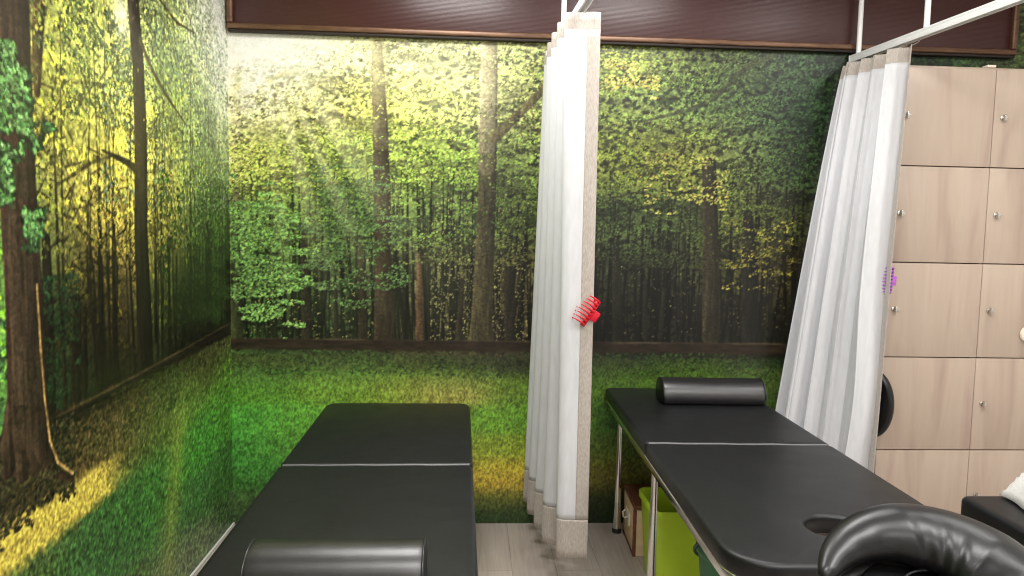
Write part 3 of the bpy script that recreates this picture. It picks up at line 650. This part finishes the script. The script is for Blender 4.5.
def bolster(label, loc, rz, ln, w, h, cat='bolster'):
    """half-round roll with flat underside and stitched end caps; axis along local x"""
    t = thing('bolster', label, cat, loc, rz)
    sec = [(-w/2+.012, 0.)]
    sec = []
    for k in range(21):
        a = PI*k/20; sec.append((w/2*math.cos(a)*(1.0), .028+(h-.028)*math.sin(a)))
    sec += [(-w/2+.004, .008), (-w/2+.016, 0), (0, 0), (w/2-.016, 0), (w/2-.004, .008)]
    cx, cz = 0, h*.42
    def ring(x, s): return [(x, cx+(y-cx)*s, max(0, cz+(z-cz)*s) if s < 1 else z) for y, z in sec]
    bm = bmesh.new(); e = ln/2
    loops = [ring(-e, .90), ring(-e+.002, .955), ring(-e+.007, .985), ring(-e+.016, 1)]+[ring(-e+.016+(ln-.032)*k/12, 1.0) for k in range(1, 12)]+[ring(e-.016, 1), ring(e-.007, .985), ring(e-.002, .955), ring(e, .90)]
    loft(bm, loops); bmesh.ops.recalc_face_normals(bm, faces=bm.faces)
    obj('cover', bm, M['leather_roll'], t)
    for s in (-1, 1):
        bm = bmesh.new(); r = [Vector(p) for p in ring(s*(e-.004), .992)][:21]
        tube(bm, r, .0030, 6); obj('piping', bm, M['black_piping'], t)
    return t
bolster('black leatherette half-round bolster on the left massage table, in the near foreground', (-.303, 1.650, .6232), .006, .408, .165, .090)
bolster('black leatherette half-round bolster on the far end of the right massage table', (1.086, 3.165, .6912), -.03, .462, .165, .108)

# ---------------------------------------------------------------- privacy curtains and their rails
def rail(label, p0, p1, rods):
    t = thing('curtain_rail', label, 'curtain rail', (p0[0], p0[1], 0))
    a, b = Vector(p0)-Vector((p0[0], p0[1], 0)), Vector(p1)-Vector((p0[0], p0[1], 0))
    d = (b-a); L = d.length; ang = math.atan2(d.y, d.x)
    bm = bmesh.new()
    # a small channel open below
    for lo, hi in (((0, -.016, .006), (L, .016, .017)), ((0, -.016, -.017), (L, -.010, .0059)), ((0, .010, -.017), (L, .016, .0059))): bx(bm, lo, hi, .001)
    o = obj('track', bm, M['white_metal'], t); sharp(o); o.location = a; o.rotation_euler = (0, 0, ang)
    box('end_cap', (-.006, -.017, -.018), (-.0003, .017, .018), M['white_metal'], o, .001)
    for k in rods:
        p = a+d*k
        r = tube_obj('hanger_rod', [(p.x, p.y, p.z+.0175), (p.x, p.y, CEIL-.012)], .0115, M['white_metal'], t)
        f = bmesh.new(); tube(f, [(p.x, p.y, CEIL-.012), (p.x, p.y, CEIL-.0005)], .026, 20); sharp(obj('ceiling_flange', f, M['white_metal'], r))
    return t
RZ = 2.298
rail('white ceiling-hung track above the left curtain, running towards the viewer', (.372, 3.42, RZ), (.470, 1.25, RZ), (.10, .325, .85))
rail('white ceiling-hung track above the right curtain beside the lockers', (1.808, 3.440, RZ), (2.035, 1.25, RZ), (.020, .222, .70))

def curtain(label, plan_top, plan_bot, z0, z1, side_w, head, hem, loc, hooks, warp=None, nz=70):
    """cloth hung in folds; plan_* are dense polylines from the near free edge to the far edge"""
    t = thing('curtain', label, 'curtain', (loc[0], loc[1], 0))
    n = len(plan_top); P, Q = np.array(plan_top), np.array(plan_bot)
    s = np.concatenate([[0], np.cumsum(np.hypot(*np.diff(P, axis=0).T))])
    zz = sorted(set([z0+(z1-z0)*k/nz for k in range(nz+1)]+[z0+hem, z1-head]))
    V = []; rows = []
    for z in zz:
        q = (z1-z)/(z1-z0); e = q**.9; row = []
        for i in range(n):
            x, y = P[i]*(1-e)+Q[i]*e; dz = 0
            if warp: x, y, dz = warp(x, y, s[i]/s[-1], q)
            row.append(len(V)); V.append((x-loc[0], y-loc[1], z+dz))
        rows.append(row)
    F = {'c': [], 'side': [], 'head': [], 'hem': []}
    for r in range(len(zz)-1):
        zm = (zz[r]+zz[r+1])/2
        for i in range(n-1):
            k = 'head' if zm > z1-head else 'hem' if zm < z0+hem else 'side' if s[i+1] <= side_w+.004 else 'c'
            F[k].append((rows[r][i], rows[r][i+1], rows[r+1][i+1], rows[r+1][i]))
    for k, nm, m in (('c', 'cloth', M['cloth']), ('side', 'side_band', M['taupe']), ('head', 'heading_band', M['taupe']), ('hem', 'hem_band', M['taupe'])):
        used = sorted({i for f in F[k] for i in f}); ix = {v: j for j, v in enumerate(used)}
        o = obj(nm, ([V[i] for i in used], [tuple(ix[i] for i in f) for f in F[k]]), m, t)
        md = o.modifiers.new('thick', 'SOLIDIFY'); md.thickness = .0016; md.offset = 0
    for i in hooks:
        x, y = P[i]-np.array(loc); hx, hy = (P[i]*0.45+np.array(hooks[i])*.55)-np.array(loc); rx, ry = np.array(hooks[i])-np.array(loc)
        tube_obj('hook', [(x, y, z1-.03), (x, y, z1-.004), (hx, hy, z1+.008), (rx, ry, z1+.018), (rx, ry, RZ-.0172)], .0016, M['steel'], t, 6)
    return t
def resample(pts, n):
    P = np.array(pts, float)
    # Catmull-Rom through the fold corners, then equal spacing
    E = np.vstack([2*P[0]-P[1], P, 2*P[-1]-P[-2]]); out = []
    for i in range(1, len(E)-2):
        for k in range(14):
            u = k/14; a, b, c, d = E[i-1:i+3]
            out.append(.5*((2*b)+(-a+c)*u+(2*a-5*b+4*c-d)*u*u+(-a+3*b-3*c+d)*u**3))
    out.append(P[-1]); out = np.array(out)
    s = np.concatenate([[0], np.cumsum(np.hypot(*np.diff(out, axis=0).T))]); g = np.linspace(0, s[-1], n)
    return np.stack([np.interp(g, s, out[:, 0]), np.interp(g, s, out[:, 1])], -1)
def zz(pairs):
    """fold plan: (left x, right x, y) rows become a serpentine"""
    return pairs
# left curtain: a flat leading fold facing the room, the rest packed behind it
lt = [(.466, 2.745), (.440, 2.742), (.400, 2.752), (.352, 2.757), (.334, 2.775), (.352, 2.800), (.440, 2.815), (.462, 2.835), (.440, 2.858), (.345, 2.880), (.322, 2.905), (.345, 2.93), (.440, 2.95), (.458, 2.975), (.435, 3.0), (.335, 3.03), (.316, 3.055), (.335, 3.08), (.43, 3.10), (.445, 3.125), (.42, 3.15), (.332, 3.19), (.314, 3.215), (.332, 3.24), (.41, 3.26), (.425, 3.28), (.405, 3.30), (.335, 3.335), (.318, 3.36), (.33, 3.38), (.36, 3.39)]
lb = [(.474, 2.752), (.448, 2.747), (.408, 2.752), (.372, 2.755), (.352, 2.775), (.370, 2.800), (.44, 2.815), (.455, 2.835), (.43, 2.858), (.335, 2.885), (.308, 2.915), (.33, 2.94), (.43, 2.95), (.445, 2.975), (.42, 3.0), (.312, 3.04), (.288, 3.07), (.31, 3.095), (.41, 3.11), (.425, 3.13), (.40, 3.155), (.295, 3.19), (.270, 3.22), (.29, 3.245), (.38, 3.265), (.395, 3.285), (.375, 3.305), (.288, 3.335), (.262, 3.362), (.28, 3.385), (.33, 3.395)]
NL = 300
cl = curtain('white curtain with taupe borders hanging between the two massage tables, red clip on its edge', resample(lt, NL), resample(lb, NL), .152, 2.268, .046, .062, .158, (.40, 3.05),
        {6: (.409, 2.80), 150: (.395, 3.06), 284: (.378, 3.33)})
# right curtain: seven loose folds, swept out to the left at the foot
def folds(a, b, k, amp, n, ph=0, sharpness=1.):
    a, b = np.array(a), np.array(b); d = (b-a)/np.linalg.norm(b-a); nn = np.array([d[1], -d[0]])
    out = []
    for i in range(n):
        u = i/(n-1); w = math.sin(2*PI*(k*u**1.3+.07*math.sin(2*PI*u*1.7))+ph); w = math.copysign(abs(w)**sharpness, w)
        am = amp*(.75+.35*math.sin(7*u+1))*min(1, u*9+.15)
        out.append(a+(b-a)*u+nn*w*am+d*.35*am*math.sin(4*PI*k*u**1.3+ph))
    return np.array(out)
NR = 300
def rwarp(x, y, u, q):
    b = .030*math.exp(-((u-.18)/.10)**2)*math.exp(-((q-.72)/.16)**2)
    return x+.5*b, y-b, 0
cr = curtain('white curtain with taupe borders hanging at right, flared over beside the pale lockers', folds((1.822, 2.985), (1.745, 3.385), 4.6, .036, NR, -.2, .65), folds((1.762, 2.985), (1.44, 3.36), 4.6, .058, NR, -.2, .65), .14, 2.256, .062, .062, .15, (1.75, 3.2),
        {6: (1.861, 3.0), 60: (1.853, 3.075), 120: (1.845, 3.15), 180: (1.837, 3.235), 290: (1.824, 3.37)}, rwarp)

def claw_clip(name, label, loc, rot, m):
    """hair claw: two combs of curved teeth hinged along a spine"""
    t = thing(name, label, 'hair clip', loc); t.rotation_euler = rot
    for s in (-1, 1):
        bm = bmesh.new(); L = .088
        tube(bm, [(0, s*.010, -L/2), (0, s*.012, 0), (0, s*.010, L/2)], [.005, .0065, .005], 8)
        for k in range(8):
            z = -L/2+.004+(L-.008)*k/7; r = .030-.006*abs(k-3.5)/3.5
            pts = []
            for j in range(9):
                a = PI*.95*j/8; pts.append((-r*(1-math.cos(a))*.75, s*(.010+r*.55*math.sin(a)), z+.002*math.sin(a)))
            tube(bm, pts, [.0048-.0032*j/8 for j in range(9)], 7)
        # thumb lever
        bx(bm, (.002, s*.008-.003, -.016), (.026, s*.008+.003, .016), .003)
        bmesh.ops.recalc_face_normals(bm, faces=bm.faces); obj('comb', bm, m, t)
    bm = bmesh.new(); tube(bm, [(.002+.0045*math.cos(k*.9), .0045*math.sin(k*.9), -.016+.0008*k) for k in range(41)], .0009, 6)
    obj('spring', bm, M['steel'], t)
    t.scale = (1.3, 1.1, 1.3); return t
claw_clip('hair_clip', 'red plastic claw hair clip gripping the edge of the left curtain', (.458, 2.742, 1.135), (0, math.radians(34), math.radians(8)), M['red'])
claw_clip('hair_clip', 'purple plastic claw hair clip on the edge of the right curtain by the lockers', (1.832, 3.066, 1.262), (0, math.radians(4), math.radians(20)), M['purple'])

# ---------------------------------------------------------------- lockers
LX, LY, LW = 1.888, 3.180, .4515
t = thing('locker_cabinet', 'tall pale wood locker cabinet with ten square doors behind the right curtain', 'lockers', (LX, LY, 0))
bm = bmesh.new(); dp = BACK_Y-LY-.006; zt = 2.222
for lo, hi in (((0, .019, .03), (.016, dp, zt)), ((2*LW-.016, .019, .03), (2*LW, dp, zt)), ((LW-.008, .0192, .03), (LW+.008, dp-.01, zt-.017)), ((.0162, dp-.008, .03), (2*LW-.0162, dp, zt-.017)), ((.0162, .0194, zt-.016), (2*LW-.0162, dp, zt))): bx(bm, lo, hi, .001)
for k in range(5):
    for x in (.0163, LW+.0083): bx(bm, (x, .0195, .031+.4365*k), (x+LW-.0248, dp-.009, .047+.4365*k), .001)
sharp(obj('carcass', bm, M['laminate'], t))
box('plinth', (.01, .03, 0), (2*LW-.01, dp-.01, .0295), M['dark'], t, .001)
for c in range(2):
    for r in range(5):
        z0 = .031+.4365*r; x0 = LW*c
        d = box('door', (0, -.0005, 0), (LW-.0028, .0185, .4315), M['laminate'], t, .0012); d.location = (x0+.0014, 0, z0)
        kx, kz = .040, .4315*.51
        bm = bmesh.new(); tube(bm, [(kx, -.0006, kz), (kx, -.005, kz), (kx, -.007, kz)], [.0105, .0105, .007], 16)
        lk_ = sharp(obj('lock', bm, M['steel'], d))
        bm = bmesh.new(); bx(bm, (kx-.004, -.026, kz-.015), (kx+.004, -.0072, kz+.013), .002)
        bx(bm, (kx+.0041, -.022, kz-.004), (kx+.016, -.014, kz+.004), .001); sharp(obj('key', bm, M['steel'], lk_))
box('gap_filler', (LW-.035, .012, zt+.0005), (LW+.006, .05, zt+.012), M['ivory'], t, .003)
bm = bmesh.new(); tube(bm, [(0, 0, 0), (0, -.004, 0), (0, -.012, 0), (0, -.016, 0)], [.036, .038, .036, .028], 28)
o = sharp(obj('round_hanger', bm, M['ivory'])); o.location = (2.575, LY-.0012, 1.015)
tag(o, 'white round disc on a locker door at the right picture edge', 'disc')

# ---------------------------------------------------------------- things under the right table
t = thing('storage_box', 'cream box with brown lid standing on the floor under the right massage table', 'box', (.750, 3.372, 0), -.04)
# origin: far left corner on the floor; x right, y towards the viewer negative
w, d, h = .36, .285, .235
box('body', (.004, -d+.004, 0), (w-.004, -.004, h-.022), M['card'], t, .003)
box('lid', (0, -d, h-.0215), (w, 0, h), M['brown'], t, .004)
box('corner_post', (-.002, -d-.002, .0), (.012, -d+.014, h-.022), M['brown'], t, .002)
box('skid', (-.001, -d+.0145, .0), (.010, -.002, .010), M['brown'], t, .002)
g = box('handle_plate', (-.004, -d*.62, h*.40), (.0039, -d*.30, h*.66), M['ivory'], t, .003)
tube_obj('handle_grip', [(-.004, -d*.60, h*.60), (-.018, -d*.57, h*.56), (-.020, -d*.46, h*.52), (-.018, -d*.35, h*.56), (-.004, -d*.32, h*.60)], .0042, M['ivory'], g, 8)

def bin_mesh(x0, x1, y0, y1, h, taper, rad, wall):
    L = rrect(x0, x1, y0, y1, (rad,)*4, 8, 3); bm = bmesh.new()
    cx, cy = (x0+x1)/2, (y0+y1)/2
    sc = lambda l, s: [(cx+(x-cx)*s, cy+(y-cy)*s) for x, y in l]
    lp = []
    for z in (0, .012, h*.5, h-.03): lp.append([(x, y, z) for x, y in sc(L, taper+(1-taper)*z/h)])
    rim = inset(L, -.007)
    lp += [[(x, y, h-.028) for x, y in rim], [(x, y, h-.004) for x, y in rim], [(x, y, h) for x, y in inset(rim, .003)], [(x, y, h-.002) for x, y in inset(L, wall)]]
    for z in (h*.5, .014): lp.append([(x, y, z) for x, y in inset(sc(L, taper+(1-taper)*z/h), wall)])
    loft(bm, lp); bmesh.ops.recalc_face_normals(bm, faces=bm.faces); return bm
o = sharp(obj('waste_bin', bin_mesh(0, .30, -.275, 0, .350, .84, .03, .004), M['lime']), 45); o.location = (.738, 3.005, 0)
tag(o, 'lime green open plastic bin on the floor under the right massage table', 'bin')
t = thing('bucket', 'dark green plastic bucket under the right massage table, nearest the viewer', 'bucket', (.945, 2.33, 0))
bm = bmesh.new(); prof = [(.118, 0), (.122, .008), (.155, .36), (.160, .362), (.164, .372), (.164, .392), (.160, .398), (.153, .395), (.150, .36), (.118, .012)]
loft(bm, [[(r*math.cos(2*PI*k/40), r*math.sin(2*PI*k/40), z) for k in range(40)] for r, z in prof]); bmesh.ops.recalc_face_normals(bm, faces=bm.faces)
sharp(obj('body', bm, M['green'], t), 45)
tube_obj('handle', [(.168*math.cos(a), .168*math.sin(a), .372-.11*math.sin((a-.2)/(PI-.4)*PI)) for a in [PI*.62+.2+k*(PI-.4)/14 for k in range(15)]], .006, M['deep_green'], t, 8)

# ---------------------------------------------------------------- folded stool stored behind the curtain
t = thing('folding_stool', 'black oval padded stool folded upright between the right curtain and the lockers', 'stool', (1.834, 3.130, 0), math.radians(126))
bm = bmesh.new(); lp = []
for k in range(13):
    a = -PI/2+PI*k/12; s = .82+.18*math.cos(a); y = .022*math.sin(a)
    lp.append([(.088*s*math.cos(2*PI*j/40), y, .155*s*math.sin(2*PI*j/40)) for j in range(40)])
loft(bm, lp); bmesh.ops.recalc_face_normals(bm, faces=bm.faces)
o = obj('seat', bm, M['leather_soft'], t); o.location = (0, 0, .694)
for s in (-1, 1):
    tube_obj('leg', [(.028+s*.030, .014*s, .60), (.028+s*.030, .016*s, .40), (.028+s*.034, .018*s, .0)], .009, M['chrome'], t)
tube_obj('foot_bar', [(-.003, -.017, .14), (.060, .017, .14)], .007, M['chrome'], t)

# ---------------------------------------------------------------- massage chair in the near right corner
t = thing('massage_chair', 'black massage chair with horseshoe face cushion in the near right corner', 'massage chair', (.672, 1.02, 0))
def horseshoe(rx, ry, tube_w, tube_h, a0, a1, n=64, m=20, grow=0.):
    bm = bmesh.new(); lp = []
    for i in range(n+1):
        u = i/n; a = a0+(a1-a0)*u
        e = min(1, math.sqrt(max(0, 1-(max(0, 1-u*n/6))**2))+.03, math.sqrt(max(0, 1-(max(0, 1-(1-u)*n/6))**2))+.03)
        c = Vector((rx*math.cos(a), ry*math.sin(a), 0)); nrm = Vector((math.cos(a)/rx, math.sin(a)/ry, 0)).normalized()
        tp = .16+.84*min(1, min(u, 1-u)/.34)**.8; e = min(e, tp); c = c+nrm*tube_w*(1-tp)
        fat = .30*max(0, math.cos(a-.15)); c = c-nrm*tube_w*fat
        ring = []
        for k in range(m):
            b = 2*PI*k/m; cb, sb = math.cos(b), math.sin(b)
            wr = 1+.030*math.sin(a*17+math.sin(a*5)*1.5)*max(0, -cb)*max(0, sb+.4)
            ring.append(c+nrm*(tube_w*(1+fat)*e*cb*wr)+Vector((0, 0, tube_h*e*(sb if sb > 0 else sb*.55)*wr)))
        lp.append(ring)
    loft(bm, lp); bmesh.ops.recalc_face_normals(bm, faces=bm.faces); return bm
head = bpy.data.objects.new('face_cradle', None); C.objects.link(head); head.parent = t
head.location = (.080, .02, .888); head.rotation_euler = (math.radians(22), math.radians(0), math.radians(-6))
A0, A1 = math.radians(-30), math.radians(171)
obj('face_cushion', horseshoe(.132, .130, .062, .052, A0, A1), M['leather_soft'], head)
o = obj('cradle_plate', horseshoe(.132, .130, .048, .014, A0, A1), M['black_plastic'], head); o.location.z = -.036
bm = bmesh.new(); loft(bm, [[(.125*math.cos(2*PI*k/40)*s, .122*math.sin(2*PI*k/40)*s, z) for k in range(40)] for s, z in ((.96, -.040), (1, -.037), (1, -.031), (.97, -.028))]); bmesh.ops.recalc_face_normals(bm, faces=bm.faces); sharp(obj('face_opening_shade', bm, M['opening_shade'], head))  # black disc added so the face opening looks shaded inside
bm = bmesh.new()
tube(bm, [((.132-.064)*math.cos(a), (.130-.060)*math.sin(a), -.012) for a in [A0+.12+(A1-A0-.24)*k/50 for k in range(51)]], .0022, 6); obj('piping', bm, M['black_piping'], head)
tube_obj('post', [(.075, .03, .852), (.06, .03, .80), (.02, .02, .72), (0, -.02, .55)], .014, M['black_plastic'], t)
box('chest_pad', (-.15, -.05, -.16), (.15, .02, .16), M['leather_soft'], t, .025, 4).matrix_local = Matrix.Translation((0, -.09, .62)) @ Matrix.Rotation(math.radians(-18), 4, 'X')
box('seat', (-.17, -.62, .46), (.17, -.28, .54), M['leather_soft'], t, .03, 4)
tube_obj('spine', [(0, -.02, .55), (0, -.20, .32), (0, -.45, .458)], .018, M['black_plastic'], t)
for s in (-1, 1):
    tube_obj('leg', [(0, -.02, .55), (s*.16, .10, .02)], .015, M['black_plastic'], t)
    tube_obj('leg', [(0, -.45, .455), (s*.20, -.62, .02)], .015, M['black_plastic'], t)
    box('foot', (s*.16-.03, .075, 0), (s*.16+.03, .125, .022), M['black_plastic'], t, .006)
    box('foot', (s*.20-.03, -.645, 0), (s*.20+.03, -.595, .022), M['black_plastic'], t, .006)

# ---------------------------------------------------------------- bench with towel at the right edge
t = thing('padded_bench', 'black padded bench behind the massage chair at the right picture edge', 'bench', (1.735, 2.40, 0))
bm = pad(0, .62, -.36, 0, (.03,)*4, .075, None, .02); o = obj('seat_pad', bm, M['leather'], t); o.location.z = .470
for x in (.04, .58):
    for y in (-.04, -.32): tube_obj('leg', [(x, y, .4695), (x, y, 0)], .014, M['chrome'], t)
bm = bmesh.new(); n = 44; rnd = random.Random(3); gx, gy = .50, .34
hs = [(rnd.uniform(0, 1), rnd.uniform(0, 1), rnd.uniform(.05, .14), rnd.uniform(-.02, .025)) for k in range(26)]
vs = []
for j in range(n):
    for i in range(n):
        u, v = i/(n-1), j/(n-1)
        e = min(1, u/.17, (1-u)/.2, v/.22, (1-v)/.22); e = max(e, 0)
        z = .006+.17*e*(.72+.28*math.sin(5*u+2*v))+sum(a*math.exp(-((u-p)**2+(v-q)**2)/w**2) for p, q, w, a in hs)*e
        vs.append(bm.verts.new((u*gx+.012*math.sin(9*v), -gy+v*gy+.010*math.sin(11*u), max(.003, z))))
for j in range(n-1):
    for i in range(n-1): bm.faces.new((vs[j*n+i], vs[j*n+i+1], vs[(j+1)*n+i+1], vs[(j+1)*n+i]))
o = obj('towel', bm, M['towel']); o.location = (1.862, 2.372, .5462); md = o.modifiers.new('thick', 'SOLIDIFY'); md.thickness = .004; md.offset = 1
tag(o, 'white crumpled towel heaped on the black bench at the right picture edge', 'towel')

# ---------------------------------------------------------------- light
w = bpy.data.worlds.new('World'); bpy.context.scene.world = w; w.use_nodes = True
w.node_tree.nodes['Background'].inputs[0].default_value = (1, 1, 1, 1); w.node_tree.nodes['Background'].inputs[1].default_value = .15
def panel(x, y, sx, sy, e, col=(1, .985, .96)):
    l = bpy.data.lights.new('ceiling_panel_light', 'AREA'); l.shape = 'RECTANGLE'; l.size = sx; l.size_y = sy; l.energy = e; l.color = col
    o = bpy.data.objects.new('ceiling_panel_light', l); C.objects.link(o); o.location = (x, y, CEIL-.02)
E = 29
panel(-.25, 2.5, .55, .55, E*1.1); panel(.85, 2.45, .55, .55, E*.85); panel(2.2, 2.0, .55, .55, E*.6)
panel(-.05, .6, .55, .55, E*1.1); panel(1.2, .6, .55, .55, E*1.1); panel(2.3, .4, .55, .55, E*.8)
panel(.4, -.9, 1.2, .3, E*1.1)

# ---------------------------------------------------------------- camera
cam = bpy.data.cameras.new('camera'); co = bpy.data.objects.new('camera', cam); C.objects.link(co)
cam.sensor_width = 36; cam.lens = 720/1024*36; cam.clip_start = .02
yaw, pitch, roll = math.radians(3.2), math.radians(4.6), math.radians(1.12)
f = Vector((math.sin(yaw)*math.cos(pitch), math.cos(yaw)*math.cos(pitch), -math.sin(pitch)))
r = Vector((math.cos(yaw), -math.sin(yaw), 0)); u = r.cross(f)
r2 = r*math.cos(roll)+u*math.sin(roll); u2 = -r*math.sin(roll)+u*math.cos(roll)
co.matrix_world = Matrix(((r2.x, u2.x, -f.x, 0), (r2.y, u2.y, -f.y, 0), (r2.z, u2.z, -f.z, 1.45), (0, 0, 0, 1)))
sc = bpy.context.scene; sc.camera = co
sc.cycles.filter_width = 1.15; sc.view_settings.view_transform = 'Standard'; sc.view_settings.look = 'None'; sc.view_settings.exposure = 0; sc.view_settings.gamma = 1
